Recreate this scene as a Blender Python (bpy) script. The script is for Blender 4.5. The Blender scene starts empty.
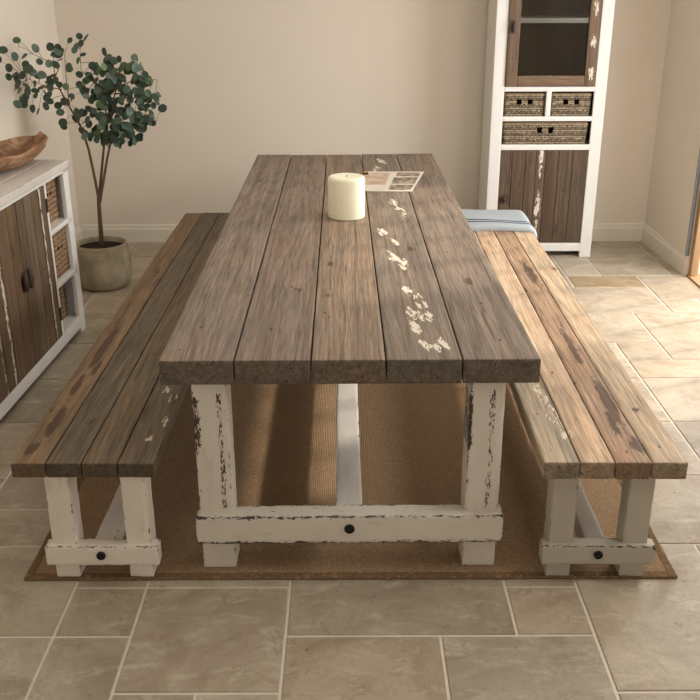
import bpy, math, random
from mathutils import Vector, Matrix, noise
PI = math.pi
rnd = random.Random(7)
S = bpy.context.scene
C = S.collection

# ------------------------------------------------------------------ camera, world, lights, exposure
cam = bpy.data.cameras.new('camera'); camo = bpy.data.objects.new('camera', cam); C.objects.link(camo)
T_, YW, RL, HC = 0.38522, 0.00127, -0.00222, 1.87215
cy, sy, ct, st = math.cos(YW), math.sin(YW), math.cos(T_), math.sin(T_)
f_ = Vector((sy*ct, cy*ct, -st)); r_ = Vector((cy, -sy, 0)); u_ = r_.cross(f_)
c_, s_ = math.cos(RL), math.sin(RL)
r2 = c_*r_ + s_*u_; u2 = -s_*r_ + c_*u_
M = Matrix((r2, u2, -f_)).transposed().to_4x4(); M.translation = Vector((0, 0, HC))
camo.matrix_world = M
cam.sensor_width = 36; cam.lens = 36*924.128/700; cam.clip_start = .05
S.camera = camo
S.view_settings.view_transform = 'Standard'; S.view_settings.look = 'None'
S.view_settings.gamma = 1; S.view_settings.use_curve_mapping = False
S.view_settings.exposure = 0.08
w = bpy.data.worlds.new('daylight'); S.world = w; w.use_nodes = True
w.node_tree.nodes['Background'].inputs[0].default_value = (1.0, .99, .99, 1)
w.node_tree.nodes['Background'].inputs[1].default_value = 0.38
def light(name, kind, loc, direction, energy, col, **k):
    l = bpy.data.lights.new(name, kind); l.energy = energy; l.color = col
    for a, b in k.items(): setattr(l, a, b)
    o = bpy.data.objects.new(name, l); C.objects.link(o); o.location = loc
    o.rotation_euler = Vector(direction).to_track_quat('-Z', 'Y').to_euler()
    return o
light('sun', 'SUN', (6, 8, 5), (-1, -.42, -.70), 2.7, (1, .88, .76), angle=math.radians(2.6))
light('door_daylight', 'AREA', (2.75, 5.0, 1.35), (-1, -.1, -.25), 94, (1, .98, .97), shape='RECTANGLE', size=1.7, size_y=2.0)
light('right_fill_light', 'AREA', (2.2, 2.9, 2.0), (-1, .05, -.6), 42, (1, .97, .94), shape='RECTANGLE', size=2.2, size_y=.55)  # added soft fill from the right, inside the solid wall; no window there
light('rear_fill_light', 'AREA', (-.3, -1.0, 1.7), (0, 1, -.25), 12, (1, .97, .95), shape='RECTANGLE', size=3.0, size_y=1.2)  # added fill behind the camera, brightens faces turned towards it
light('ceiling_fill_light', 'AREA', (-.2, 3.6, 2.5), (0, 0, -1), 14, (1, .97, .94), shape='RECTANGLE', size=2.5, size_y=3.5)  # added overhead fill in place of ambient light; no actual ceiling fitting

# ------------------------------------------------------------------ colour and materials
def lin(r, g, b):
    f = lambda v: v/12.92 if v <= .04045 else ((v+.055)/1.055)**2.4
    return (f(r/255), f(g/255), f(b/255), 1)
class N:
    def __init__(s, name, rough=.6, spec=.4):
        s.m = bpy.data.materials.new(name); s.m.use_nodes = True; s.t = s.m.node_tree
        s.b = s.t.nodes['Principled BSDF']; s.b.inputs['Roughness'].default_value = rough
        s.b.inputs['Specular IOR Level'].default_value = spec
    def n(s, t, **k):
        o = s.t.nodes.new(t)
        for a, b in k.items(): setattr(o, a, b)
        return o
    def put(s, sock, v):
        if hasattr(v, 'is_output'): s.t.links.new(v, sock)
        else: sock.default_value = v
    def attr(s, name, out='Fac'):
        return s.n('ShaderNodeAttribute', attribute_name=name).outputs[out]
    def obj(s): return s.n('ShaderNodeTexCoord').outputs['Object']
    def vmul(s, v, k):
        o = s.n('ShaderNodeVectorMath', operation='MULTIPLY'); s.put(o.inputs[0], v); o.inputs[1].default_value = k; return o.outputs[0]
    def noise(s, v, sc=1, det=4, rough=.55, dist=0, out='Fac'):
        o = s.n('ShaderNodeTexNoise'); s.put(o.inputs['Vector'], v)
        for a, b in (('Scale', sc), ('Detail', det), ('Roughness', rough), ('Distortion', dist)): o.inputs[a].default_value = b
        return o.outputs[out]
    def ma(s, op, a, b=0.0, c=None):
        o = s.n('ShaderNodeMath', operation=op); s.put(o.inputs[0], a); s.put(o.inputs[1], b)
        if c is not None: s.put(o.inputs[2], c)
        return o.outputs[0]
    def ramp(s, v, a, b, lo=0.0, hi=1.0):
        o = s.n('ShaderNodeMapRange'); o.clamp = True; s.put(o.inputs[0], v)
        for i, x in enumerate((a, b, lo, hi)): s.put(o.inputs[i+1], x)
        return o.outputs[0]
    def mix(s, f, a, b, mode='MIX'):
        o = s.n('ShaderNodeMix', data_type='RGBA', blend_type=mode)
        s.put(o.inputs[0], f); s.put(o.inputs[6], a); s.put(o.inputs[7], b); return o.outputs[2]
    def grey(s, v):
        o = s.n('ShaderNodeCombineColor'); [s.put(o.inputs[i], v) for i in range(3)]; return o.outputs[0]
    def bump(s, h, strength=.3, dist=.002):
        o = s.n('ShaderNodeBump'); o.inputs['Strength'].default_value = strength; o.inputs['Distance'].default_value = dist
        s.put(o.inputs['Height'], h); s.t.links.new(o.outputs[0], s.b.inputs['Normal'])
    def col(s, v): s.put(s.b.inputs['Base Color'], v)

def plain(name, rgb, rough=.6, spec=.4, var=.06, sc=8, metal=0):
    k = N(name, rough, spec); v = k.obj()
    k.col(k.mix(1, lin(*rgb), k.grey(k.ramp(k.noise(v, sc), .2, .8, 1-var, 1+var)), 'MULTIPLY'))
    k.b.inputs['Metallic'].default_value = metal
    return k.m

def timber(name, white=(222, 212, 192), rough=.62):
    k = N(name, rough, .3); v = k.attr('wco', 'Vector'); tint = k.attr('tint', 'Color')
    g1 = k.noise(k.vmul(v, (.8, 30, 30)), 1, 9, .66, .25)
    g2 = k.noise(k.vmul(v, (7, 210, 210)), 1, 3, .6)
    ring = k.ma('SINE', k.ma('MULTIPLY', k.noise(k.vmul(v, (.32, 5.0, 5.0)), 1, 1, .4, .15), 110.0))
    l1 = k.ramp(k.ma('ABSOLUTE', k.ma('SUBTRACT', k.noise(k.vmul(v, (.55, 24, 24)), 1, 4, .6, .2), .5)), 0, .022, .62, 1)
    l2 = k.ramp(k.ma('ABSOLUTE', k.ma('SUBTRACT', k.noise(k.vmul(v, (.9, 46, 46)), 1, 3, .6, .2), .48)), 0, .03, .72, 1)
    l3 = k.ramp(k.ma('ABSOLUTE', k.ma('SUBTRACT', k.noise(k.vmul(v, (.7, 33, 33)), 1, 4, .6, .3), .56)), 0, .018, 1.3, 1)
    bl = k.noise(k.vmul(v, (2.6, 9, 9)), 1, 4)
    bl2 = k.noise(k.vmul(v, (3.5, 7, 7)), 1.3, 3)
    c = k.mix(k.ramp(bl, .42, .72, 0, .55), tint, k.mix(1, tint, (1.16, 1.0, .84, 1), 'MULTIPLY'))
    c = k.mix(k.ramp(bl2, .5, .75, 0, .6), c, k.mix(1, c, (.76, .78, .80, 1), 'MULTIPLY'))
    c = k.mix(1, c, k.grey(k.ramp(g1, .3, .7, .78, 1.32)), 'MULTIPLY')
    c = k.mix(1, c, k.grey(k.ramp(g2, .3, .7, .74, 1.2)), 'MULTIPLY')
    c = k.mix(1, c, k.grey(k.ramp(ring, -1, 0, .86, 1.02)), 'MULTIPLY')
    c = k.mix(1, c, k.grey(k.ma('MULTIPLY', k.ma('MULTIPLY', l1, l2), l3)), 'MULTIPLY')
    vo = k.n('ShaderNodeTexVoronoi'); k.put(vo.inputs['Vector'], k.vmul(v, (1.9, 5.2, 5.2))); vo.inputs['Scale'].default_value = 1
    kd = k.ma('ADD', vo.outputs['Distance'], k.ma('MULTIPLY', g1, .08))
    rings = k.ma('MULTIPLY', k.ramp(k.ma('SINE', k.ma('MULTIPLY', kd, 190.0)), -.2, .8), k.ramp(kd, .10, .26, .45, 0))
    c = k.mix(rings, c, k.mix(1, c, (.5, .45, .42, 1), 'MULTIPLY'))
    c = k.mix(k.ramp(kd, .085, .125, .75, 0), c, lin(66, 48, 36))
    cr = k.noise(k.vmul(v, (1.4, 60, 60)), 1, 3, .5, .3)
    c = k.mix(k.ma('MULTIPLY', k.ramp(cr, .655, .70), .7), c, lin(58, 46, 38))
    warm = k.noise(k.vmul(v, (5, 16, 16)), 1, 5, .7)
    c = k.mix(k.ramp(warm, .58, .74, 0, .5), c, k.mix(1, c, (1.35, 1.08, .88, 1), 'MULTIPLY'))
    vn = k.n('ShaderNodeTexVoronoi'); k.put(vn.inputs['Vector'], k.vmul(v, (6, 14, 14))); vn.inputs['Scale'].default_value = 1
    c = k.mix(k.ramp(vn.outputs['Distance'], .05, .075, .8, 0), c, lin(40, 30, 24))
    sn = k.noise(k.vmul(v, (14, 60, 60)), 1, 5, .7, .8)
    sm = k.ramp(k.ma('MULTIPLY_ADD', k.attr('stain'), .55, sn), .78, .92)
    c = k.mix(k.ma('MULTIPLY', sm, .8), c, lin(66, 48, 36))
    pn = k.noise(k.vmul(v, (15, 50, 50)), 1, 6, .72, 1.0)
    pm = k.ramp(k.ma('MULTIPLY_ADD', k.attr('paint'), .34, pn), .765, .785)
    c = k.mix(pm, c, lin(*white))
    k.col(c)
    h = k.ma('ADD', k.ma('MULTIPLY', g1, .7), k.ma('ADD', k.ma('MULTIPLY', g2, .5), k.ma('MULTIPLY', pm, .5)))
    k.bump(h, .35, .0025)
    return k.m

def chipped(name, wood=(74, 58, 46)):
    # old painted wood: paint worn through along the arrises and in scattered flakes
    k = N(name, .55, .35); v = k.attr('wco', 'Vector'); tint = k.attr('tint', 'Color')
    soft = k.noise(k.vmul(v, (5, 12, 12)), 1, 4)
    c = k.mix(1, tint, k.grey(k.ramp(soft, .25, .75, .93, 1.05)), 'MULTIPLY')
    c = k.mix(k.ramp(k.noise(k.vmul(v, (6, 25, 25)), 1, 5, .7), .56, .75, 0, .35), c, lin(170, 150, 122))
    n1 = k.noise(k.vmul(v, (48, 120, 120)), 1, 5, .75, .6)
    n2 = k.noise(k.vmul(v, (11, 26, 26)), 1, 3)
    s = k.ma('ADD', n1, k.ma('MULTIPLY', n2, .25))
    s = k.ma('MULTIPLY_ADD', k.attr('wear'), .185, s)
    s = k.ma('MULTIPLY_ADD', k.attr('paint'), .27, s)
    m_ = k.ramp(s, .865, .885)
    c = k.mix(m_, c, lin(*wood)); k.col(c)
    k.bump(k.ma('MULTIPLY_ADD', m_, -1.0, k.ma('MULTIPLY', soft, .6)), .4, .002)
    return k.m

M_ = {}
M_['table_wood'] = timber('weathered_table_timber')
M_['bench_wood'] = timber('reclaimed_bench_timber', white=(205, 195, 172))
M_['door_wood'] = timber('reclaimed_door_timber', white=(214, 204, 188))
M_['chipped'] = chipped('distressed_white_paint')
M_['cabinet'] = plain('cabinet_white_paint', (226, 224, 219), .5, .4, .03)
M_['base'] = plain('skirting_paint', (226, 219, 204), .45, .4, .02)
M_['black'] = plain('blackened_iron', (26, 23, 21), .5, .5)
M_['dark'] = plain('dark_leather', (58, 42, 34), .5, .4)
M_['steel'] = plain('bolt_steel', (120, 112, 104), .4, .5, metal=.8)
k = N('wall_plaster', .9, .2); v = k.obj()
k.col(k.mix(1, lin(227, 217, 202), k.grey(k.ramp(k.noise(v, 1.4, 5), .2, .8, .975, 1.02)), 'MULTIPLY')); k.bump(k.noise(v, 120, 3), .08, .001); M_['wall'] = k.m
M_['ceiling'] = plain('ceiling_paint', (232, 226, 214), .9, .2, .01)
M_['grout'] = plain('pale_grout', (214, 205, 188), .9, .2, .08, 25)
# travertine tiles
k = N('travertine_tile', .42, .4); v = k.attr('wco', 'Vector'); t = k.attr('tint', 'Color')
n1 = k.noise(v, 3.2, 7, .62, 1.1); n2 = k.noise(k.vmul(v, (1, 2.2, 1)), 7, 6, .7, .6); n3 = k.noise(v, 55, 4, .6)
c = k.mix(k.ramp(n1, .40, .66, 0, .75), t, k.mix(1, t, (.62, .56, .49, 1), 'MULTIPLY'))
c = k.mix(k.ramp(n2, .52, .70, 0, .45), c, lin(212, 202, 184))
c = k.mix(1, c, k.grey(k.ramp(n3, .3, .7, .93, 1.06)), 'MULTIPLY')
vein = k.ramp(k.ma('ABSOLUTE', k.ma('SUBTRACT', k.noise(v, 4.1, 6, .6, .8), .5)), 0, .014, .5, 0)
c = k.mix(k.ma('MULTIPLY', vein, k.ramp(n2, .45, .6)), c, lin(122, 100, 74))
pit = k.ramp(k.ma('ADD', k.noise(v, 42, 4, .7), k.ma('MULTIPLY', k.noise(v, 3.3, 2), .45)), .90, .93)
c = k.mix(k.ma('MULTIPLY', pit, .6), c, lin(104, 88, 68)); k.col(c)
k.bump(k.ma('MULTIPLY_ADD', pit, -1.0, k.ma('MULTIPLY', n2, .3)), .3, .002)
k.put(k.b.inputs['Roughness'], k.ramp(n1, .3, .7, .36, .52)); M_['tile'] = k.m
# jute
k = N('woven_jute', .95, .15); v = k.obj(); t = k.attr('tint', 'Color')
def wave(kk, vec, axis, sc, dist=1.0):
    o = kk.n('ShaderNodeTexWave', wave_type='BANDS', bands_direction=axis); kk.put(o.inputs[0], vec)
    o.inputs['Scale'].default_value = sc; o.inputs['Distortion'].default_value = dist; o.inputs['Detail'].default_value = 1
    o.inputs['Detail Scale'].default_value = 3
    return o.outputs['Fac']
wx, wy = wave(k, v, 'X', 42, 1.6), wave(k, v, 'Y', 42, 1.6)
we = k.ma('MULTIPLY', wx, wy)
c = k.mix(1, t, k.grey(k.ramp(we, 0, .7, .76, 1.15)), 'MULTIPLY')
c = k.mix(1, c, k.grey(k.ramp(k.noise(v, 160, 2), .3, .7, .75, 1.25)), 'MULTIPLY')
c = k.mix(k.ramp(k.noise(v, 60, 2), .55, .75, 0, .5), c, lin(192, 164, 122))
k.col(c); k.bump(we, .8, .004); M_['jute'] = k.m
# wicker
k = N('wicker', .7, .3); t = k.attr('tint', 'Color')
k.col(k.mix(1, t, k.grey(k.ramp(k.noise(k.obj(), 90, 3), .25, .75, .6, 1.35)), 'MULTIPLY')); M_['wicker'] = k.m
# concrete pot
k = N('cast_concrete', .85, .25); v = k.obj()
c = k.mix(k.ramp(k.noise(v, 6, 6, .65, .7), .38, .68), lin(146, 134, 112), lin(186, 174, 148))
k.col(k.mix(k.ramp(k.noise(v, 45, 4), .62, .72, 0, .4), c, lin(112, 102, 86))); k.bump(k.noise(v, 70, 4), .25, .002); M_['pot'] = k.m
M_['soil'] = plain('potting_soil', (48, 38, 30), .95, .1, .4, 60)
k = N('branch_bark', .85, .2); k.col(k.mix(k.noise(k.obj(), 60, 4), lin(74, 60, 46), lin(112, 94, 72))); M_['bark'] = k.m
k = N('eucalyptus_leaf', .5, .35); t = k.attr('tint', 'Color')
k.col(k.mix(1, t, k.grey(k.ramp(k.noise(k.obj(), 35, 3), .3, .7, .85, 1.15)), 'MULTIPLY'))
k.b.inputs['Subsurface Weight'].default_value = 0; M_['leaf'] = k.m
k = N('candle_wax', .42, .4); k.col(lin(246, 241, 214)); k.b.inputs['Subsurface Weight'].default_value = .35
k.b.inputs['Subsurface Radius'].default_value = (.03, .02, .008); M_['wax'] = k.m
k = N('driftwood', .55, .35); v = k.obj(); g = k.noise(k.vmul(v, (30, 3, 30)), 1, 6, .6, 1.4)
c = k.mix(k.ramp(g, .3, .7), lin(96, 66, 46), lin(162, 120, 86))
k.col(k.mix(k.ramp(k.noise(v, 9, 5, .7), .50, .62, 0, .6), c, lin(196, 166, 134))); k.bump(g, .4, .004); M_['drift'] = k.m
# linen cloth
k = N('linen_blue_grey', .9, .15); v = k.obj(); t = k.attr('tint', 'Color')
k.col(k.mix(1, t, k.grey(k.ramp(k.ma('MULTIPLY', wave(k, v, 'X', 120, .4), wave(k, v, 'Y', 120, .4)), 0, 1, .92, 1.05)), 'MULTIPLY')); M_['linen'] = k.m
M_['paper'] = plain('magazine_paper', (226, 218, 204), .4, .4, .02)
k = N('printed_photo', .35, .4); v = k.obj()
k.col(k.mix(k.ramp(k.noise(v, 26, 4, .6, .6), .4, .62), lin(58, 46, 38), lin(190, 170, 148))); M_['photo_dark'] = k.m
k = N('printed_photo_warm', .35, .4); v = k.obj()
k.col(k.mix(k.ramp(k.noise(v, 17, 4, .5, .6), .4, .62), lin(186, 156, 130), lin(214, 190, 166))); M_['photo_warm'] = k.m
M_['orange'] = plain('orange_print', (206, 150, 60), .4, .4)
k = N('pine_post', .55, .35); v = k.obj(); g = k.noise(k.vmul(v, (40, 40, 2)), 1, 5, .6, .5)
k.col(k.mix(k.ramp(g, .3, .7), lin(158, 126, 90), lin(180, 146, 106))); M_['pine'] = k.m
M_['outside'] = plain('slate_paving', (92, 94, 104), .8, .2, .15, 12)
M_['bead'] = plain('zinc_corner_bead', (120, 124, 128), .6, .4, .45, 90, .2)
# cabinet glass
m = bpy.data.materials.new('cabinet_glass'); m.use_nodes = True; t = m.node_tree; t.nodes.remove(t.nodes['Principled BSDF'])
tr = t.nodes.new('ShaderNodeBsdfTransparent'); tr.inputs[0].default_value = (.86, .86, .84, 1)
gl = t.nodes.new('ShaderNodeBsdfGlossy'); gl.inputs['Roughness'].default_value = .04
mx = t.nodes.new('ShaderNodeMixShader'); fr = t.nodes.new('ShaderNodeFresnel'); fr.inputs[0].default_value = 1.5
t.links.new(fr.outputs[0], mx.inputs[0]); t.links.new(tr.outputs[0], mx.inputs[1]); t.links.new(gl.outputs[0], mx.inputs[2])
t.links.new(mx.outputs[0], t.nodes['Material Output'].inputs[0]); M_['glass'] = m

# ------------------------------------------------------------------ mesh helpers
class MB:
    def __init__(s): s.v, s.f, s.w, s.t, s.p, s.st, s.we, s.mi = [], [], [], [], [], [], [], []
    def add(s, verts, faces, wco=None, tint=(1, 1, 1, 1), paint=None, stain=None, wear=None, mi=0):
        o = len(s.v); n = len(verts); s.v += [tuple(x) for x in verts]; s.f += [tuple(o+i for i in f) for f in faces]
        s.w += [tuple(x) for x in (wco or verts)]; s.t += tint if isinstance(tint, list) else [tint]*n
        s.p += paint or [0.0]*n; s.st += stain or [0.0]*n; s.we += wear or [0.0]*n; s.mi += [mi]*len(faces)
    def build(s, name, mat, parent=None, smooth=True, loc=None, rot=0, angle=40):
        me = bpy.data.meshes.new(name); me.from_pydata(s.v, [], s.f)
        def A(nm, ty, key, data):
            a = me.attributes.new(nm, ty, 'POINT'); a.data.foreach_set(key, [c for d in data for c in d] if key != 'value' else data)
        A('wco', 'FLOAT_VECTOR', 'vector', s.w); A('tint', 'FLOAT_COLOR', 'color', s.t)
        A('paint', 'FLOAT', 'value', s.p); A('stain', 'FLOAT', 'value', s.st); A('wear', 'FLOAT', 'value', s.we)
        for m in (mat if isinstance(mat, list) else [mat]): me.materials.append(m)
        me.polygons.foreach_set('material_index', s.mi)
        me.polygons.foreach_set('use_smooth', [smooth]*len(s.f)); me.update()
        if smooth: me.set_sharp_from_angle(angle=math.radians(angle))
        o = bpy.data.objects.new(name, me); C.objects.link(o)
        if parent: o.parent = parent
        if loc: o.location = loc
        if rot: o.rotation_euler = (0, 0, rot)
        return o

def rbox(m, lo, hi, axis=1, b=.003, seg=.12, off=None, tint=(1, 1, 1, 1), paint=None, stain=None, jit=0.0, mi=0, warp=None, cross=.05, ends=0):
    """rounded, subdivided board; axis = grain direction"""
    L = []
    for i in range(3):
        a, c = lo[i], hi[i]; bb = min(b, (c-a)*.3); e = min(.013, (c-a)*.42)
        step = seg if i == axis else cross
        inner = [a+e, c-e] if e > bb*1.2 else []
        n = max(1, int((c-a)/step)) if seg else 1
        inter = [a+e+(c-a-2*e)*k_/n for k_ in range(1, n)]
        L.append(sorted(set([a, a+bb] + inner + inter + [c-bb, c])))
    off = off or (rnd.uniform(0, 40), rnd.uniform(0, 40), rnd.uniform(0, 40))
    ids, V, W, P, ST, WE = {}, [], [], [], [], []; TN = []
    def vid(i, j, k_):
        key = (i, j, k_)
        if key in ids: return ids[key]
        p = Vector((L[0][i], L[1][j], L[2][k_])); q = Vector()
        ds = sorted(min(p[a]-lo[a], hi[a]-p[a]) for a in range(3))
        for a in range(3):
            bb = min(b, (hi[a]-lo[a])*.3); q[a] = min(max(p[a], lo[a]+bb), hi[a]-bb)
        d = p-q
        if d.length > 1e-9:
            mb = min(b, min((hi[a]-lo[a])*.3 for a in range(3)))
            n_ = Vector([d[a]/max(1e-9, min(b, (hi[a]-lo[a])*.3)) for a in range(3)]).normalized()
            p = Vector([q[a]+n_[a]*min(b, (hi[a]-lo[a])*.3) for a in range(3)])
        we = max(0.0, 1-ds[1]/.013)
        pr = p.copy()
        if jit:
            cen = (Vector(lo)+Vector(hi))/2
            nz = noise.noise(p*22+Vector(off))*.6+noise.noise(p*60+Vector(off))*.4
            dirn = Vector([0 if a == axis else (1 if p[a] > cen[a] else -1) for a in range(3)])
            p = p-dirn*max(0, nz)*jit*we
        if warp: p = warp(p)
        o3 = [a for a in range(3) if a != axis]
        W.append((pr[axis]+off[0], pr[o3[0]]+off[1], pr[o3[1]]+off[2]))
        P.append(paint(pr) if paint else 0.0); ST.append(stain(pr) if stain else 0.0); WE.append(we); k9 = 1.0 if not ends or lo[axis]+.0012 < pr[axis] < hi[axis]-.0012 else ends; TN.append((tint[0]*k9, tint[1]*k9, tint[2]*k9, 1))
        ids[key] = len(V); V.append(p); return ids[key]
    F = []; n = [len(x)-1 for x in L]
    for i in range(n[0]):
        for j in range(n[1]):
            F.append((vid(i, j, 0), vid(i, j+1, 0), vid(i+1, j+1, 0), vid(i+1, j, 0)))
            F.append((vid(i, j, n[2]), vid(i+1, j, n[2]), vid(i+1, j+1, n[2]), vid(i, j+1, n[2])))
    for i in range(n[0]):
        for k_ in range(n[2]):
            F.append((vid(i, 0, k_), vid(i+1, 0, k_), vid(i+1, 0, k_+1), vid(i, 0, k_+1)))
            F.append((vid(i, n[1], k_), vid(i, n[1], k_+1), vid(i+1, n[1], k_+1), vid(i+1, n[1], k_)))
    for j in range(n[1]):
        for k_ in range(n[2]):
            F.append((vid(0, j, k_), vid(0, j, k_+1), vid(0, j+1, k_+1), vid(0, j+1, k_)))
            F.append((vid(n[0], j, k_), vid(n[0], j+1, k_), vid(n[0], j+1, k_+1), vid(n[0], j, k_+1)))
    m.add(V, F, W, TN, P, ST, WE, mi)

def box(m, lo, hi, b=.002, tint=(1, 1, 1, 1), mi=0): rbox(m, lo, hi, 1, b, 0, None, tint, mi=mi, cross=9)
def lathe(m, prof, seg=48, cen=(0, 0), tint=(1, 1, 1, 1)):
    V, F = [], []
    for r, z in prof:
        for i in range(seg): a = 2*PI*i/seg; V.append((cen[0]+r*math.cos(a), cen[1]+r*math.sin(a), z))
    for j in range(len(prof)-1):
        for i in range(seg): F.append((j*seg+i, j*seg+(i+1) % seg, (j+1)*seg+(i+1) % seg, (j+1)*seg+i))
    F.append(tuple(range(seg))[::-1]); F.append(tuple((len(prof)-1)*seg+i for i in range(seg)))
    m.add(V, F, tint=tint)
def tube(m, pts, rad, seg=8, tint=(1, 1, 1, 1)):
    V, F = [], []; pts = [Vector(p) for p in pts]; n = len(pts)
    for i, p in enumerate(pts):
        d = (pts[min(i+1, n-1)]-pts[max(i-1, 0)]).normalized(); a = d.orthogonal().normalized()
        if abs(d.y) < .95: a = (Vector((0, 1, 0))-d*d.y).normalized()
        b_ = d.cross(a); r = rad[i] if isinstance(rad, (list, tuple)) else rad
        for q in range(seg): t = 2*PI*q/seg; V.append(p+(a*math.cos(t)+b_*math.sin(t))*r)
    for i in range(n-1):
        for q in range(seg): F.append((i*seg+q, i*seg+(q+1) % seg, (i+1)*seg+(q+1) % seg, (i+1)*seg+q))
    F.append(tuple(range(seg))[::-1]); F.append(tuple((n-1)*seg+q for q in range(seg)))
    m.add(V, F, tint=tint)
def tag(o, label=None, cat=None, group=None, kind=None):
    if label: o['label'] = label
    if cat: o['category'] = cat
    if group: o['group'] = group
    if kind: o['kind'] = kind
    return o
def thing(name, label, cat, loc=(0, 0, 0), rot=0, group=None):
    o = bpy.data.objects.new(name, None); C.objects.link(o); o.location = loc; o.rotation_euler = (0, 0, rot)
    return tag(o, label, cat, group)
def flakes(spots, seed=1, slope=-.32, n=11, w=(.004, .009), l=(.018, .05)):
    # slanting scraps of old paint gathered round each spot (x, y, radius x, radius y)
    r = random.Random(seed); st_ = []
    for sx, sy, rx, ry in spots:
        for _ in range(n):
            a, q = r.uniform(0, 2*PI), math.sqrt(r.random())
            st_.append((sx+rx*q*math.cos(a), sy+ry*q*math.sin(a), r.uniform(*w), r.uniform(*l), slope*r.uniform(.5, 1.4)))
    def f(p):
        s = 0.0
        for x, y, ww, ll, sl in st_:
            dy = p.y-y
            if abs(dy) > ll*1.8: continue
            dx = p.x-x-sl*dy
            if abs(dx) > ww*2.5: continue
            s = max(s, math.exp(-(dx/ww)**2-(dy/ll)**4))
        return min(1.0, 1.35*s)
    return f
def gauss(spots, wx=.03, wy=.09):
    """spots: (x, y, strength[, rx, ry]) in the board's own frame"""
    def f(p):
        s = 0.0
        for q in spots:
            rx, ry = (q[3], q[4]) if len(q) > 3 else (wx, wy)
            s = max(s, q[2]*math.exp(-((p.x-q[0])/rx)**2-((p.y-q[1])/ry)**2))
        return min(1.0, 1.5*s)
    return f

# ------------------------------------------------------------------ floor
TILES = "1,0,2,2 0,1,1,1 3,1,3,2 6,1,1,1 3,-1,2,2 5,-1,2,2 7,0,2,3 1,-1,1,1 2,-2,1,2 0,-1,1,2 -2,1,2,2 -2,-1,2,2 0,2,1,1 -3,3,3,1 -4,4,2,1 -2,4,2,2 -4,5,2,2 -4,7,2,2 -4,9,2,2 -4,11,2,2 11,16,2,3 10,16,1,2 10,15,2,1 9,13,3,2 12,14,2,2 11,10,2,3 9,11,2,2 10,10,1,1 10,9,2,1 10,7,2,2 10,5,2,2 8,3,2,2 9,0,2,3 13,16,2,2 -3,13,1,2 -7,-8,2,2 -5,-8,3,2 -2,-8,3,2 1,-8,2,2 3,-8,1,2 4,-8,2,1 6,-8,2,2 8,-8,3,2 11,-8,3,2 14,-8,2,3 4,-7,2,2 -7,-6,3,2 -4,-6,2,2 -2,-6,2,3 0,-6,2,2 2,-6,2,2 6,-6,2,2 8,-6,2,2 10,-6,2,3 12,-6,2,3 4,-5,2,2 14,-5,2,1 -7,-4,3,2 -4,-4,2,3 0,-4,3,2 3,-4,1,1 6,-4,2,1 8,-4,2,2 14,-4,2,2 -2,-3,2,2 3,-3,3,2 6,-3,1,2 7,-3,1,2 10,-3,2,3 12,-3,1,2 13,-3,1,2 -7,-2,2,2 -5,-2,1,2 0,-2,2,1 8,-2,2,2 14,-2,2,3 -4,-1,1,2 -3,-1,1,2 7,-1,1,1 12,-1,2,2 -7,0,1,2 -6,0,2,3 11,0,1,2 -4,1,2,2 12,1,2,2 14,1,2,3 -7,2,1,2 1,2,2,1 6,2,1,2 11,2,1,2 -6,3,2,3 -4,3,1,1 0,3,2,3 2,3,2,3 4,3,2,2 7,3,1,2 10,3,1,2 12,3,2,3 -7,4,1,2 6,4,1,2 11,4,1,1 14,4,2,3 4,5,2,2 7,5,1,1 8,5,2,2 -7,6,3,2 -2,6,3,2 1,6,3,2 6,6,2,3 12,6,2,2 4,7,2,1 8,7,2,2 14,7,2,3 -7,8,3,2 -2,8,2,1 0,8,2,3 2,8,3,2 5,8,1,2 12,8,2,2 -2,9,2,3 6,9,3,2 9,9,1,2 -7,10,3,2 2,10,2,2 4,10,2,2 13,10,3,2 0,11,2,2 6,11,2,2 8,11,1,2 -7,12,2,3 -5,12,1,2 -2,12,2,2 2,12,2,2 4,12,2,3 13,12,2,2 -4,13,1,2 0,13,2,2 6,13,2,1 8,13,1,2 12,13,1,1 -5,14,1,2 -2,14,2,3 2,14,2,3 6,14,2,3 14,14,2,2 -7,15,2,2 -4,15,2,3 0,15,1,1 1,15,1,2 4,15,2,3 8,15,2,2 -5,16,1,2 0,16,1,2 -7,17,2,3 -2,17,2,3 1,17,2,3 3,17,1,2 6,17,2,2 8,17,1,2 9,17,1,2 -5,18,2,3 -3,18,1,2 0,18,1,2 4,18,2,3 10,18,1,2 13,18,2,2 3,19,1,2 6,19,2,2 8,19,2,1 11,19,2,2"
m = MB(); ux, uy, x0, y0 = .2368, .2425, -.907, 2.05
m.add([(-2.1, -1.2, -.004), (2.3, -1.2, -.004), (2.3, 6.83, -.004), (-2.1, 6.83, -.004)], [(0, 1, 2, 3)], mi=1)
rt = random.Random(11)
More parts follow.
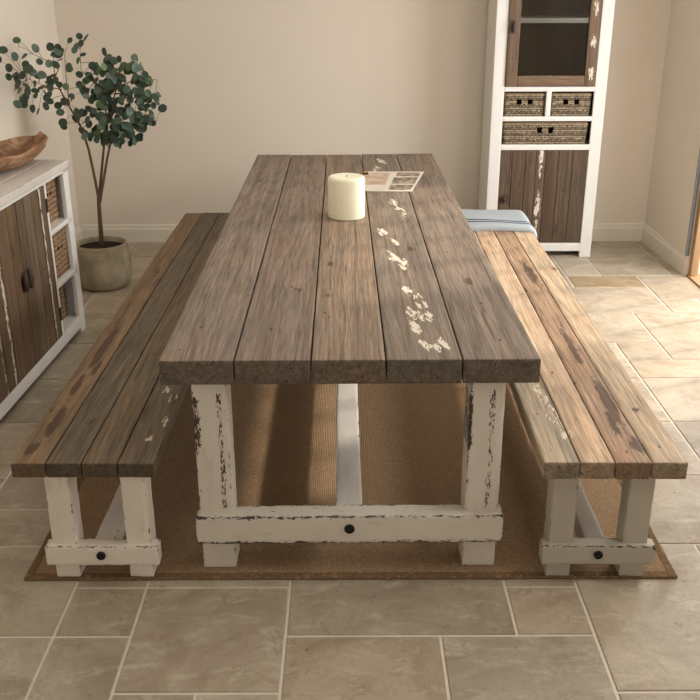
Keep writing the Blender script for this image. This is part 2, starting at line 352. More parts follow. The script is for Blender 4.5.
for q in TILES.split():
    a, b, c, d = map(int, q.split(','))
    X0, Y0, X1, Y1 = x0+a*ux+.0045, y0+b*uy+.0045, x0+(a+c)*ux-.0045, y0+(b+d)*uy-.0045
    X0 = max(X0, -2.06); X1 = min(X1, 2.262); Y1 = min(Y1, 6.82)
    base = rt.choice([(178, 166, 146), (174, 162, 142), (180, 167, 145), (171, 158, 138), (182, 171, 152), (176, 161, 139)])
    if (a, b) == (10, 15): base = (158, 138, 108)
    j = rt.uniform(.95, 1.04); o = (rt.uniform(0, 50), rt.uniform(0, 50), rt.uniform(0, 50))
    if X1-X0 < .03 or Y1-Y0 < .03: continue
    e = .003
    V = [(X0, Y0, -.004), (X1, Y0, -.004), (X1, Y1, -.004), (X0, Y1, -.004), (X0+e, Y0+e, 0), (X1-e, Y0+e, 0), (X1-e, Y1-e, 0), (X0+e, Y1-e, 0)]
    W = [(p[0]+o[0], p[1]+o[1], p[2]+o[2]) for p in V]
    m.add(V, [(4, 5, 6, 7), (0, 1, 5, 4), (1, 2, 6, 5), (2, 3, 7, 6), (3, 0, 4, 7)], W, lin(base[0]*j, base[1]*j, base[2]*j))
tag(m.build('floor', [M_['tile'], M_['grout']], smooth=False), kind='structure')

# ------------------------------------------------------------------ walls, skirting, ceiling
def prism(m, poly, z0, z1, mi=0):
    n = len(poly); V = [(x, y, z0) for x, y in poly]+[(x, y, z1) for x, y in poly]
    m.add(V, [tuple(range(n))[::-1], tuple(range(n, 2*n))]+[(i, (i+1) % n, n+(i+1) % n, n+i) for i in range(n)], mi=mi)
def struct(name, m, mat, **k): return tag(m.build(name, mat, **k), kind='structure')
HZ = 2.6
m = MB(); prism(m, [(-2.16, 6.815), (2.4, 6.815), (2.4, 6.95), (-2.16, 6.95)], -.02, HZ); struct('wall_back', m, M_['wall'], smooth=False)
m = MB(); prism(m, [(-2.16, -1.2), (-2.03, -1.2), (-2.03, 6.815), (-2.16, 6.815)], -.02, HZ); struct('wall_left', m, M_['wall'], smooth=False)
m = MB()
prism(m, [(2.235, 6.815), (2.252, 5.93), (2.40, 5.93), (2.4, 6.815)], -.02, HZ)
prism(m, [(2.265, 5.93), (2.265, 4.02), (2.44, 4.02), (2.44, 5.93)], 2.52, HZ)
prism(m, [(2.265, 4.02), (2.265, -1.2), (2.44, -1.2), (2.44, 4.02)], -.02, HZ)
wr = struct('wall_right', m, M_['wall'], smooth=False)
m = MB(); box(m, (2.238, 5.922, .139), (2.262, 5.934, 2.51), .001); tag(m.build('corner_bead', M_['bead'], wr), 'grey metal corner bead on the wall end')
m = MB()
for q in (((-2.16, -1.32, -.02), (2.44, -1.2, .9)), ((-2.16, -1.32, 2.4), (2.44, -1.2, HZ)), ((-2.16, -1.32, .9), (-1.9, -1.2, 2.4)), ((1.3, -1.32, .9), (2.44, -1.2, 2.4))): box(m, *q)
struct('wall_front', m, M_['wall'], smooth=False)
m = MB(); prism(m, [(-2.16, -1.32), (2.44, -1.32), (2.44, 6.95), (-2.16, 6.95)], HZ, HZ+.1); struct('ceiling', m, M_['ceiling'], smooth=False)
PR = [(0, 0), (.02, 0), (.02, .098), (.017, .106), (.012, .112), (.011, .124), (.007, .133), (0, .138)]
def skirting(name, a, b, nrm):
    m = MB(); V, F = [], []; k_ = len(PR)
    for e in (a, b):
        for d, z in PR: V.append((e[0]+nrm[0]*d, e[1]+nrm[1]*d, z))
    for i in range(k_): F.append((i, (i+1) % k_, k_+(i+1) % k_, k_+i))
    F += [tuple(range(k_)), tuple(range(k_, 2*k_))[::-1]]
    m.add(V, F); struct(name, m, M_['base'], smooth=False)
skirting('baseboard_back', (-2.03, 6.815), (2.235, 6.815), (0, -1))
skirting('baseboard_left', (-2.03, -1.2), (-2.03, 6.795), (1, 0))
skirting('baseboard_right', (2.235, 6.815), (2.266, 5.93), (-1, -.02))
# glazed garden door in the right wall: pine post, head, threshold and slim glazing bars
m = MB()
box(m, (2.272, 5.87, 0), (2.318, 5.926, 2.50), .003); box(m, (2.272, 4.03, 0), (2.318, 4.09, 2.50), .003)
box(m, (2.272, 4.03, 2.44), (2.318, 5.928, 2.515), .003)
d = struct('door_1', m, M_['pine'])
m = MB(); box(m, (2.262, 4.03, -.015), (2.37, 5.925, .012), .003); m.build('threshold', M_['pine'], d)
for y in (4.43, 4.80, 5.17, 5.54):
    m = MB(); box(m, (2.283, y-.017, .012), (2.308, y+.017, 2.44), .002); m.build('glazing_bar', M_['pine'], d)
m = MB(); box(m, (2.75, -6, -.2), (2.85, 3.95, 2.6)); prism(m, [(2.37, 3.95), (9, 3.95), (9, 12), (2.37, 12)], -.1, -.03)  # unseen panel added outside to block the sun, then the outdoor paving
struct('sun_blocker_paving_1', m, M_['outside'], smooth=False)

# ------------------------------------------------------------------ rug
m = MB(); RX0, RX1, RY0, RY1 = -1.088, 1.098, 2.572, 6.06
jt = lin(166, 138, 106); bd = lin(132, 106, 78)
rbox(m, (RX0+.03, RY0+.03, .0005), (RX1-.03, RY1-.03, .010), 1, .003, .3, tint=jt, cross=.3)
rug = m.build('jute_rug', M_['jute']); tag(rug, 'large natural jute rug lying on the stone floor under the dining table', 'rug')
m = MB()
for lo, hi in (((RX0, RY0, .0005), (RX1, RY0+.032, .0102)), ((RX0, RY1-.032, .0005), (RX1, RY1, .0102)), ((RX0, RY0+.032, .0005), (RX0+.032, RY1-.032, .0102)), ((RX1-.032, RY0+.032, .0005), (RX1, RY1-.032, .0102))):
    rbox(m, lo, hi, 1, .005, .1, tint=bd, jit=.004)
tag(m.build('binding', M_['jute'], rug), 'darker brown bound edge')
ZF = .0105   # top of the rug

# ------------------------------------------------------------------ dining table
tb = thing('dining_table', 'long plank-topped dining table with chipped white painted legs', 'table', (0, 2.611, ZF), .0078)
L = 3.50; TT = .78-ZF; TH = .081
def tap(p): return Vector((p.x*(1-.022*max(0, p.y)/L)-.004*0, p.y, p.z))
m = MB(); xs = [-.5855, -.3535, -.1165, .1145, .3505, .5925]
cols = [(134, 120, 107), (131, 116, 103), (138, 121, 103), (128, 116, 103), (131, 118, 105)]
pf = flakes([(.24, 3.24, .022, .09), (.205, 3.05, .02, .06), (.19, 2.92, .014, .05), (.25, 2.12, .016, .09), (.28, 1.92, .024, .12), (.165, 1.53, .016, .06), (.215, 1.34, .008, .04),
             (.190, 1.13, .018, .07), (.225, 1.02, .026, .08), (.225, .67, .012, .03), (.265, .55, .026, .08), (.222, .40, .012, .10), (.262, .40, .024, .06), (.228, .27, .012, .05),
             (.250, .120, .016, .016), (.275, .098, .02, .010), (.303, .15, .008, .035)], 4)
sf = gauss([(.467, .77, 1.0, .022, .05), (-.19, .68, .7, .035, .03), (-.01, .52, .6, .03, .02), (.3, 1.6, .2, .05, .05), (-.43, 1.2, .2, .05, .1)])
for i in range(5):
    g = .0022
    rbox(m, (xs[i]+g, 0, TT-TH), (xs[i+1]-g, L+(.012, 0, .004, .018, .03)[i], TT), 1, .0035, .04 if i != 3 else .012, tint=lin(*cols[i]), paint=pf if i == 3 else None, stain=sf, jit=.0015, warp=tap, cross=.018 if i != 3 else .006, ends=.62)
m.build('tabletop', M_['table_wood'], tb)
WH = lin(220, 212, 198)
lg = .110
def chipf(cx):
    def f(p):
        a = math.exp(-((p.x-(cx+.028))/.012)**2)*(1 if .22 < p.z < .66 else 0)
        b_ = math.exp(-((p.x-(cx-.042))/.014)**2)*(1 if .45 < p.z < .64 else .2)
        return max(a, b_)*1.0
    return f
for sx, cx in ((-1, -.438), (1, .437)):
    for ylo in (.022, 3.30):
        m = MB(); rbox(m, (cx-lg/2, ylo, 0), (cx+lg/2, ylo+lg, TT-TH), 2, .003, .025, tint=WH, jit=.004, paint=chipf(cx) if sx < 0 else chipf(cx-.01), cross=.012)
        m.build('leg', M_['chipped'], tb)
for y, dp in ((-.004, .075), (3.35, .075)):
    m = MB(); rbox(m, (-.506, y, .110), (.508, y+dp, .214), 0, .004, .02, tint=WH, jit=.006, paint=lambda p: .4*(p.z > .19)+.6*(p.z < .13), cross=.014)
    m.build('end_rail', M_['chipped'], tb)
m = MB(); rbox(m, (-.044, .07, .135), (.044, 3.352, .212), 1, .003, .05, tint=lin(216, 212, 204), jit=.004); m.build('stretcher', M_['chipped'], tb)
def bolt(parent, x, y, z, r=.018):
    V, F = [], []; n = 20; m = MB()
    prof = [(r, 0), (r, -.006), (r*.78, -.007), (r*.72, -.002), (r*.5, -.002), (r*.45, -.007), (0.0008, -.008)]
    for rr, dy in prof:
        for i in range(n): a = 2*PI*i/n; V.append((x+rr*math.cos(a), y+dy, z+rr*math.sin(a)))
    for j in range(len(prof)-1):
        for i in range(n): F.append((j*n+i, (j+1)*n+i, (j+1)*n+(i+1) % n, j*n+(i+1) % n))
    m.add(V, F); tag(m.build('bolt', M_['black'], parent), 'round black bolt head')
bolt(tb, 0, -.003, .168, .017)

# ------------------------------------------------------------------ benches
def bench(label, xc, y, rot, cols, cx, white, pf, sf, mw, gaps=(-.225, -.111, 0, .115, .229), ts=.060):
    b = thing('bench', label, 'bench', (xc, y, ZF), rot)
    T = .455-ZF; TS = ts; m = MB()
    for i in range(4):
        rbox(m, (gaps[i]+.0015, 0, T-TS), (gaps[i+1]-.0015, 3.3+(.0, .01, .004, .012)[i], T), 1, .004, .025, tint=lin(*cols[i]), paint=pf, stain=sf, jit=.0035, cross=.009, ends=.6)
    m.build('seat', mw, b)
    for x in (cx-.122, cx+.122):
        for yy in (.026, 3.17):
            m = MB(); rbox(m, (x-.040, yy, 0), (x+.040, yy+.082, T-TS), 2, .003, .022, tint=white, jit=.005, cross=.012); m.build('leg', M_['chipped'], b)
    for yy in (.008, 3.205):
        m = MB(); rbox(m, (cx-.184, yy, .058), (cx+.188, yy+.052, .130), 0, .004, .02, tint=white, jit=.006, paint=lambda p: .25*(p.z > .112), cross=.014); m.build('end_rail', M_['chipped'], b)
    m = MB(); rbox(m, (cx-.034, .06, .062), (cx+.034, 3.206, .126), 1, .003, .06, tint=white, jit=.004); m.build('stretcher', M_['chipped'], b)
    bolt(b, cx, .008, .098, .015)
    return b
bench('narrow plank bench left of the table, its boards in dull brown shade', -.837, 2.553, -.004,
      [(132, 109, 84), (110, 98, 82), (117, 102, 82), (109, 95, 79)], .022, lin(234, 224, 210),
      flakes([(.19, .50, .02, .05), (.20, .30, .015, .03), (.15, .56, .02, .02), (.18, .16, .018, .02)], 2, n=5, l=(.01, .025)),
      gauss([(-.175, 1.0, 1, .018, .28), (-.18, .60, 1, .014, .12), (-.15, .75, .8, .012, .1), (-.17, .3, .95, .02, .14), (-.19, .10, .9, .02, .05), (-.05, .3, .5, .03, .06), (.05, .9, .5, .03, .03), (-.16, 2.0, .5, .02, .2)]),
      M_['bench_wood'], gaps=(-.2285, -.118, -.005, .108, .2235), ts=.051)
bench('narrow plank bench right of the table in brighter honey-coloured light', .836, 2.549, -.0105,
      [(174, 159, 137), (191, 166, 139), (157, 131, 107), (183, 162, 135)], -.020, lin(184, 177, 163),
      flakes([(-.14, .42, .018, .12), (-.12, .22, .022, .10), (-.155, .62, .014, .08)], 3, n=14, w=(.002, .005)),
      gauss([(.085, .45, 1.0, .022, .22), (.06, .28, .7, .02, .14), (.07, 1.0, .7, .02, .3), (.075, 2.0, .7, .03, .3), (.1, .12, .7, .03, .08), (.17, .38, .8, .02, .02)]),
      M_['bench_wood'])

# ------------------------------------------------------------------ folded cloth on the right bench
def cloth():
    NX, NY = 40, 34; V, F, Tn = [], [], []
    Wd, D = .445, .45
    def top(u, v):
        # u across the bench to its outer edge, v along it; the right side rolls down over the bench arris
        s = u*Wd; h = .030+.004*math.sin(u*5+v*3)+.003*math.sin(v*11)*u
        x = s; z = h
        R = .045
        if s > Wd-.075:
            a = (s-(Wd-.075))/.075; ang = a*1.5
            x = Wd-.075+math.sin(ang)*.052; z = h-(1-math.cos(ang))*.048
        e = min(v, 1-v)*D
        if e < .016: z -= (.016-e)**2*60
        y = v*D+.012*math.sin(u*4)-.035*u*(1-v)*.6-.02*u*v
        return Vector((x, y, z))
    for lay in (0, 1):
        for j in range(NY+1):
            for i in range(NX+1):
                u, v = i/NX, j/NY; p = top(u, v)
                if lay: p = Vector((p.x-(.010*max(0, (u-.83)/.17)), p.y, .0015 if p.x < .400 else min(.0015, p.z-.012)))
                V.append(p)
                st_ = .20 < v < .25 or .31 < v < .37
                Tn.append(lin(66, 76, 92) if st_ else lin(176, 184, 188))
    n = (NX+1)*(NY+1); q = lambda i, j, l=0: l*n+j*(NX+1)+i
    for j in range(NY):
        for i in range(NX):
            F.append((q(i, j), q(i+1, j), q(i+1, j+1), q(i, j+1))); F.append((q(i, j, 1), q(i, j+1, 1), q(i+1, j+1, 1), q(i+1, j, 1)))
    for i in range(NX): F += [(q(i, 0), q(i, 0, 1), q(i+1, 0, 1), q(i+1, 0)), (q(i, NY), q(i+1, NY), q(i+1, NY, 1), q(i, NY, 1))]
    for j in range(NY): F += [(q(0, j), q(0, j+1), q(0, j+1, 1), q(0, j, 1)), (q(NX, j), q(NX, j, 1), q(NX, j+1, 1), q(NX, j+1))]
    m = MB(); m.add(V, F, tint=Tn)
    o = m.build('folded_cloth', M_['linen'], loc=(.70, 5.375, .4555), rot=-.0105, angle=80)
    tag(o, 'folded blue-grey cloth with two dark stripes at the far end of the bench', 'cloth')
cloth()

# ------------------------------------------------------------------ candle
cd = thing('pillar_candle', 'thick cream pillar candle standing on the wooden table', 'candle', (-.010, 4.425, .7805))
m = MB(); R = .0895
lathe(m, [(R-.006, 0), (R-.001, .003), (R, .01), (R, .183), (R-.002, .192), (R-.008, .198), (R-.016, .200), (R-.03, .198), (.02, .195), (.003, .195)], 56); m.build('wax_body', M_['wax'], cd)
m = MB(); tube(m, [(0, 0, .193), (.001, 0, .199), (.003, .001, .203)], .0018, 8); tag(m.build('wick', M_['black'], cd), 'short black wick')

# ------------------------------------------------------------------ open brochure
mg = thing('brochure', 'open picture brochure lying flat on the table behind the candle', 'magazine', (.235, 5.24, .7805), 0)
def page(name, q, zo, mat, lab, th=.004, curl=0.0):
    n = 10; V, F = [], []
    for l in (0, 1):
        for j in range(n+1):
            for i in range(n+1):
                u, v = i/n, j/n
                a = Vector(q[0])*(1-u)+Vector(q[1])*u; b_ = Vector(q[3])*(1-u)+Vector(q[2])*u; p = a*(1-v)+b_*v
                z = zo+curl*math.sin(PI*min(1, max(0, (p.x+.16)/.36)))*.0
                V.append((p.x, p.y, zo+(th if l else 0)+curl*(u-.5)**2*4*.5))
    k_ = (n+1)**2; g = lambda i, j, l: l*k_+j*(n+1)+i
    for j in range(n):
        for i in range(n): F += [(g(i, j, 1), g(i+1, j, 1), g(i+1, j+1, 1), g(i, j+1, 1)), (g(i, j, 0), g(i, j+1, 0), g(i+1, j+1, 0), g(i+1, j, 0))]
    for i in range(n):
        F += [(g(i, 0, 0), g(i+1, 0, 0), g(i+1, 0, 1), g(i, 0, 1)), (g(i, n, 0), g(i, n, 1), g(i+1, n, 1), g(i+1, n, 0)),
              (g(0, i, 0), g(0, i, 1), g(0, i+1, 1), g(0, i+1, 0)), (g(n, i, 0), g(n, i+1, 0), g(n, i+1, 1), g(n, i, 1))]
    m = MB(); m.add(V, F); o = m.build(name, mat, mg, smooth=False)
    if lab: o['label'] = lab
    return o
A_, B_, C_, D_ = (-.155, -.25), (.108, -.262), (.215, .275), (-.145, .285)
mid0, mid1 = (-.03, -.256), (.045, .28)
pl = page('left_page', [A_, mid0, mid1, D_], 0, M_['paper'], None); pr_ = page('right_page', [mid0, B_, C_, mid1], 0, M_['paper'], None)
def sub(q, u0, u1, v0, v1):
    f = lambda u, v: tuple((Vector(q[0])*(1-u)+Vector(q[1])*u)*(1-v)+(Vector(q[3])*(1-u)+Vector(q[2])*u)*v)
    return [f(u0, v0), f(u1, v0), f(u1, v1), f(u0, v1)]
ql, qr = [A_, mid0, mid1, D_], [mid0, B_, C_, mid1]
for q, r_q, mat, lab, par in ((ql, (.0, .86, .30, .92), 'photo_warm', 'pale pink-beige picture', pl), (ql, (.0, .16, .82, 1.0), 'orange', 'orange corner print', pl),
                         (qr, (.06, .93, .05, .30), 'photo_dark', 'light picture strip', pr_), (qr, (.06, .93, .36, .68), 'photo_dark', 'brown picture', pr_), (qr, (.1, .92, .74, .94), 'photo_dark', 'dark picture strip', pr_)):
    o = page('picture', sub(q, *r_q), .0042, M_[mat], lab, .0006); o.parent = par

# ------------------------------------------------------------------ baskets
def basket(name, label, w, d, h, loc, rot, group, cols=((176, 152, 118), (150, 126, 94), (120, 98, 72)), holes=True, sc=1.0, tall=1.0):
    root = thing(name, label, 'basket', loc, rot, group)
    rb = random.Random(int(w*1e4+h*1e3)); rows = max(6, int(h/.0105/sc)); PER = 2*(w+d); nc = int(PER/.011/sc); nc += nc % 2
    def per(t, off, z):
        tp = 1-.03*(1-z/h); W2, D2 = (w/2-.0)*tp-off, (d/2)*tp-off; r = .018
        s = t*2*(W2+D2)*2
        pts = [(-W2, -D2), (W2, -D2), (W2, D2), (-W2, D2)]; ls = [2*W2, 2*D2, 2*W2, 2*D2]
        for i in range(4):
            if s <= ls[i] or i == 3:
                a, b_ = Vector(pts[i]), Vector(pts[(i+1) % 4]); k_ = min(1, s/ls[i]); p = a*(1-k_)+b_*k_
                nrm = Vector(((b_-a).y, -(b_-a).x)).normalized(); break
            s -= ls[i]
        q = Vector((max(-W2+r, min(W2-r, p.x)), max(-D2+r, min(D2-r, p.y)))); e = p-q
        if e.length > r: p = q+e.normalized()*r; nrm = e.normalized() if e.length > .001 else nrm
        return p, nrm
    sub_ = 2; NC = nc*sub_; V, F, Tn = [], [], []
    NR = rows*3
    hw, hh = .019*sc, .022*sc
    for r in range(NR+1):
        z = h*r/NR; row = min(rows-1, r//3); ph = (r % 3)
        for i in range(NC):
            p, nr = per(i/NC, 0, z)
            o = .0028*math.sin(PI*(i/sub_)+PI*(row % 2)+.0) if True else 0
            o = .0026*(1 if ((i//sub_)+row) % 2 else -1)*(.6 if i % sub_ else 1); o += (.0016 if ph in (1, 2) else -.0018)
            if r >= NR-2: o = .004
            V.append((p.x+nr.x*o, p.y+nr.y*o, z)); cc = cols[(row*7+(i//(sub_*5))*3+rb.randint(0, 1)) % len(cols)]
            if ph == 0: cc = tuple(x*.62 for x in cc)
            Tn.append(lin(*cc))
    for r in range(NR):
        for i in range(NC):
            i2 = (i+1) % NC; a = V[r*NC+i]; c2 = ((a[0]+V[r*NC+i2][0])/2, (a[1]+V[r*NC+i2][1])/2, a[2]+h/NR/2)
            if holes and c2[1] < -d/2+.02 and any(abs(c2[0]-s*.024*sc*1.25) < hw*.72 for s in (-1, 1)) and abs(c2[2]-h*.66) < hh*.62: continue
            F.append((r*NC+i, r*NC+i2, (r+1)*NC+i2, (r+1)*NC+i))
    m = MB(); m.add(V, F, tint=Tn)
    # inner lining, rim and bottom
    m2 = MB(); n2 = 40; V2 = []
    for z in (.006, h-.004):
        for i in range(n2): p, nr = per(i/n2, .012, z); V2.append((p.x, p.y, z))
    F2 = [(i, n2+i, n2+(i+1) % n2, (i+1) % n2) for i in range(n2)
          if not (V2[i][1] < -d/2+.03 and abs((V2[i][0]+V2[(i+1) % n2][0])/2) < .06*sc and holes)]+[tuple(range(n2))]
    m2.add(V2, F2, tint=lin(92, 74, 54)); 
    m.build('woven_body', M_['wicker'], root, angle=70); m2.build('lining', M_['wicker'], root)
    m3 = MB(); ring = []
    for i in range(49): p, nr = per((i % 48)/48, .004, h); ring.append((p.x, p.y, h))
    tube(m3, ring, .0065, 8, tint=lin(150, 124, 92)); m3.build('rim', M_['wicker'], root)
    return root

# ------------------------------------------------------------------ tall cupboard
hc = thing('display_cupboard', 'tall white cupboard with reclaimed wood doors against the back wall', 'cupboard', (1.346, 6.376, 0))
m = MB(); hw = .381; D = .405; OP = .302
def hb(a, b, bb=.002): box(m, a, b, bb)
for s in (-1, 1):
    xa, xb = (s*hw, s*OP) if s < 0 else (s*OP, s*hw)
    hb((xa-(0 if s < 0 else .0), 0, 0), (xb, .022, 2.05)); 
    xs_ = (-hw, -hw+.02) if s < 0 else (hw-.02, hw)
    hb((xs_[0], .022, .0), (xs_[1], D, 2.05))
    hb((xs_[0] if s < 0 else xs_[0]-.03, D-.05, 0), (xs_[1] if s > 0 else xs_[1]+.03, D, .1))
for za, zb in ((.044, .103), (.760, .797), (.954, .985), (1.150, 1.180), (1.99, 2.05)): hb((-OP, 0, za), (OP, .022, zb))
for z in (.06, .774, .962, 1.156, 1.60, 2.03): hb((-hw+.02, .024 if z != 1.60 else .05, z-.012), (hw-.02, D, z+.012))
hb((-.0165, 0, .985), (.0165, D-.02, 1.150)); hb((-OP, .014, 1.58), (OP, .05, 1.612))
m.build('body', M_['cabinet'], hc)
m = MB(); box(m, (-hw+.02, D-.012, .05), (hw-.02, D-.004, 2.04), tint=lin(96, 78, 60)); tag(m.build('back_panel', M_['door_wood'], hc), 'brown wooden back board')
m = MB(); box(m, (-hw-.02, -.02, 2.05), (hw+.02, D, 2.085)); m.build('cornice', M_['cabinet'], hc)
m = MB(); e = [-.300, -.222, -.128, -.054, .010, .100, .195, .300]
cl = [(100, 84, 67), (89, 72, 57), (94, 77, 60), (99, 82, 67), (87, 70, 55), (94, 78, 63), (90, 75, 60)]
pd = lambda p: (1.0*math.exp(-((p.x+.022)/.024)**2)*(.85+.25*math.sin(p.z*19+1)) if -.054 < p.x < .010 else 0.0)
for i in range(7): rbox(m, (e[i]+.001, .004, .106), (e[i+1]-.001, .026, .757), 2, .0025, .03, tint=lin(*cl[i]), paint=pd if i == 3 else None, stain=gauss([]) if i else (lambda p: .8*math.exp(-((p.z-.42)/.06)**2)), cross=.014)
dr = m.build('lower_door', M_['door_wood'], hc)
def knob(par, x, z, h=.05, y=.0):
    m = MB(); V, F = [], []
    for j in range(9):
        t = j/8; zz = z+(t-.5)*h; r = .013*math.sqrt(max(.05, 1-(2*t-1)**2))
        for i in range(14): a = 2*PI*i/14; V.append((x+r*math.cos(a), y-.014+r*.9*math.sin(a), zz))
    for j in range(8):
        for i in range(14): F.append((j*14+i, j*14+(i+1) % 14, (j+1)*14+(i+1) % 14, (j+1)*14+i))
    F += [tuple(range(14))[::-1], tuple(8*14+i for i in range(14))]
    m.add(V, F); tag(m.build('handle', M_['dark'], par), 'small dark wooden handle')
knob(dr, -.262, .42)
# glazed door
gx0, gx1, gz0, gz1 = -.300, .296, 1.184, 1.985
m = MB(); fc = lin(112, 93, 74)
pg = lambda p: .9*(.5+.5*math.sin(p.z*31))*1.3*math.exp(-((p.x-.262)/.022)**2)
rbox(m, (gx0, -.012, gz0), (gx0+.076, .012, gz1), 2, .003, .03, tint=fc, cross=.02)
rbox(m, (gx1-.072, -.012, gz0), (gx1, .012, gz1), 2, .003, .03, tint=lin(106, 88, 70), paint=pg, cross=.014)
rbox(m, (gx0+.077, -.011, gz0), (gx1-.073, .012, gz0+.066), 0, .003, .03, tint=lin(118, 96, 74), cross=.02)
rbox(m, (gx0+.077, -.011, gz1-.066), (gx1-.073, .012, gz1), 0, .003, .03, tint=fc, cross=.02)
gd = m.build('glazed_door', M_['door_wood'], hc)
m = MB(); box(m, (gx0+.074, .0, gz0+.062), (gx1-.070, .004, gz1-.062), .001); m.build('glass_pane', M_['glass'], gd)
knob(gd, gx0+.032, 1.56, .085, -.012)
wc = ((172, 156, 130), (134, 117, 93), (84, 70, 54))
basket('wicker_basket', 'small wicker basket in the left square niche of the tall cupboard', .272, .30, .142, (1.346-.158, 6.376+.168, .987), 0, 'wicker baskets in the tall cupboard', wc, sc=1.25)
basket('wicker_basket', 'small wicker basket in the right square niche of the tall cupboard', .272, .30, .142, (1.346+.156, 6.376+.168, .987), 0, 'wicker baskets in the tall cupboard', wc, sc=1.25)
basket('wicker_basket', 'wide wicker basket in the long niche of the tall cupboard', .580, .30, .138, (1.346-.004, 6.376+.168, .799), 0, 'wicker baskets in the tall cupboard', wc, sc=1.25)

# ------------------------------------------------------------------ sideboard (local x = depth towards the wall as -x, local y = along, 0 at far end, negative towards the camera)
SR = -.04
sb = thing('sideboard', 'low white sideboard with reclaimed wood doors and open basket niches', 'sideboard', (-1.508, 4.965, 0), SR)
m = MB(); SL, SD, ZT = 1.66, .44, .962
def sbx(a, b, bb=.002): box(m, a, b, bb)
# frame: stiles on the front face (x 0 = front)
for s0, s1 in ((0, .078), (.348, .372), (1.236, 1.262), (1.582, 1.66)): sbx((-.024, -s1, .095), (0, -s0, .925))
sbx((-.024, -SL, .032), (0, 0, .098)); sbx((-.024, -SL, .905), (0, 0, .93))
for s0, s1 in ((0, .075), (1.585, 1.66)):
    for x in (-.06, -SD): sbx((x, -s1, 0), (x+.06, -s0, .034))
sbx((-SD, -.022, .034), (-.024, 0, .93)); sbx((-SD, -SL, .034), (-.024, -SL+.022, .93))
sbx((-SD+.012, -.362, .06), (-.024, -.350, .93)); sbx((-SD+.012, -1.262, .06), (-.024, -1.25, .93))
sbx((-SD, -SL+.02, .034), (-SD+.012, -.02, .93)); sbx((-SD+.012, -SL+.022, .078), (-.024, -.022, .096))
for z in (.362, .648):
    sbx((-SD+.012, -.350, z-.012), (0, -.022, z+.012)); sbx((-SD+.012, -SL+.022, z-.012), (0, -1.262, z+.012))
m.build('body', M_['cabinet'], sb)
m = MB()
for i in range(4): rbox(m, (-SD-.01+i*.112, -SL-.004, .93), (-SD-.01+(i+1)*.112-.002, .002, ZT), 1, .003, .1, tint=lin(206, 200, 192), cross=.1)
rbox(m, (-.006, -SL-.004, .922), (.008, .002, ZT), 1, .002, .1, tint=lin(206, 200, 192), cross=.1)
tag(m.build('top', M_['chipped'], sb), 'white planked top')
def sdoor(s0, s1, cl, pfun, hs):
    m = MB(); n = len(cl); W = (s1-s0)/n
    for i in range(n): rbox(m, (-.020, -(s0+(i+1)*W)+.001, .102), (.002, -(s0+i*W)-.001, .902), 2, .003, .03, tint=lin(*cl[i]), paint=pfun, cross=.014, stain=lambda p: .35)
    o = m.build('door', M_['door_wood'], sb)
    mk = MB(); V, F = [], []; zc, yc = .535, -hs
    for j, (dx, sc_) in enumerate(((.002, .35), (.010, .5), (.014, 1), (.022, 1.02), (.026, .85), (.027, .02))):
        for i in range(24):
            a = 2*PI*i/24; V.append((dx, yc+.021*sc_*math.cos(a)*(1-.15*math.sin(a)), zc+.052*sc_*math.sin(a)))
    for j in range(5):
        for i in range(24): F.append((j*24+i, j*24+(i+1) % 24, (j+1)*24+(i+1) % 24, (j+1)*24+i))
    mk.add(V, F); tag(mk.build('handle', M_['dark'], o), 'dark oval leather pull')
    return o
d1 = sdoor(.376, .766, [(100, 84, 68), (108, 90, 70), (115, 99, 81), (99, 82, 66)], lambda p: 1.0*math.exp(-((p.y+.455)/.016)**2), .740)
d2 = sdoor(.770, 1.232, [(106, 86, 64), (109, 88, 66), (100, 82, 64), (108, 90, 70)], lambda p: 1.0*math.exp(-((p.y+1.03)/.020)**2)+.8*math.exp(-((p.y+1.14)/.012)**2), .800)
for o, s in ((d1, .374), (d2, 1.234)):
    for z in (.22, .80):
        m = MB(); box(m, (.0, -s-.010, z-.035), (.006, -s+.010, z+.035), .001); m.build('hinge', M_['black'], o)
bc = ((188, 156, 122), (156, 124, 92), (104, 78, 56))
ca, sa = math.cos(SR), math.sin(SR)
def sloc(x, y, z): return (-1.508+x*ca-y*sa, 4.965+x*sa+y*ca, z)
for nm, z0, rec, lab in (('t', .661, .048, 'topmost of the three brown wicker baskets in the sideboard niches by the plant'), ('m', .375, .024, 'middle of the three brown wicker baskets in the sideboard niches by the plant'), ('b', .097, .070, 'lowest of the three brown wicker baskets in the sideboard niches by the plant')):
    hgt = .235
    basket('wicker_basket', lab, .285, .30, hgt, sloc(-rec-.152, -.186, z0), SR+PI/2, 'wicker baskets in the sideboard', bc, sc=.85)

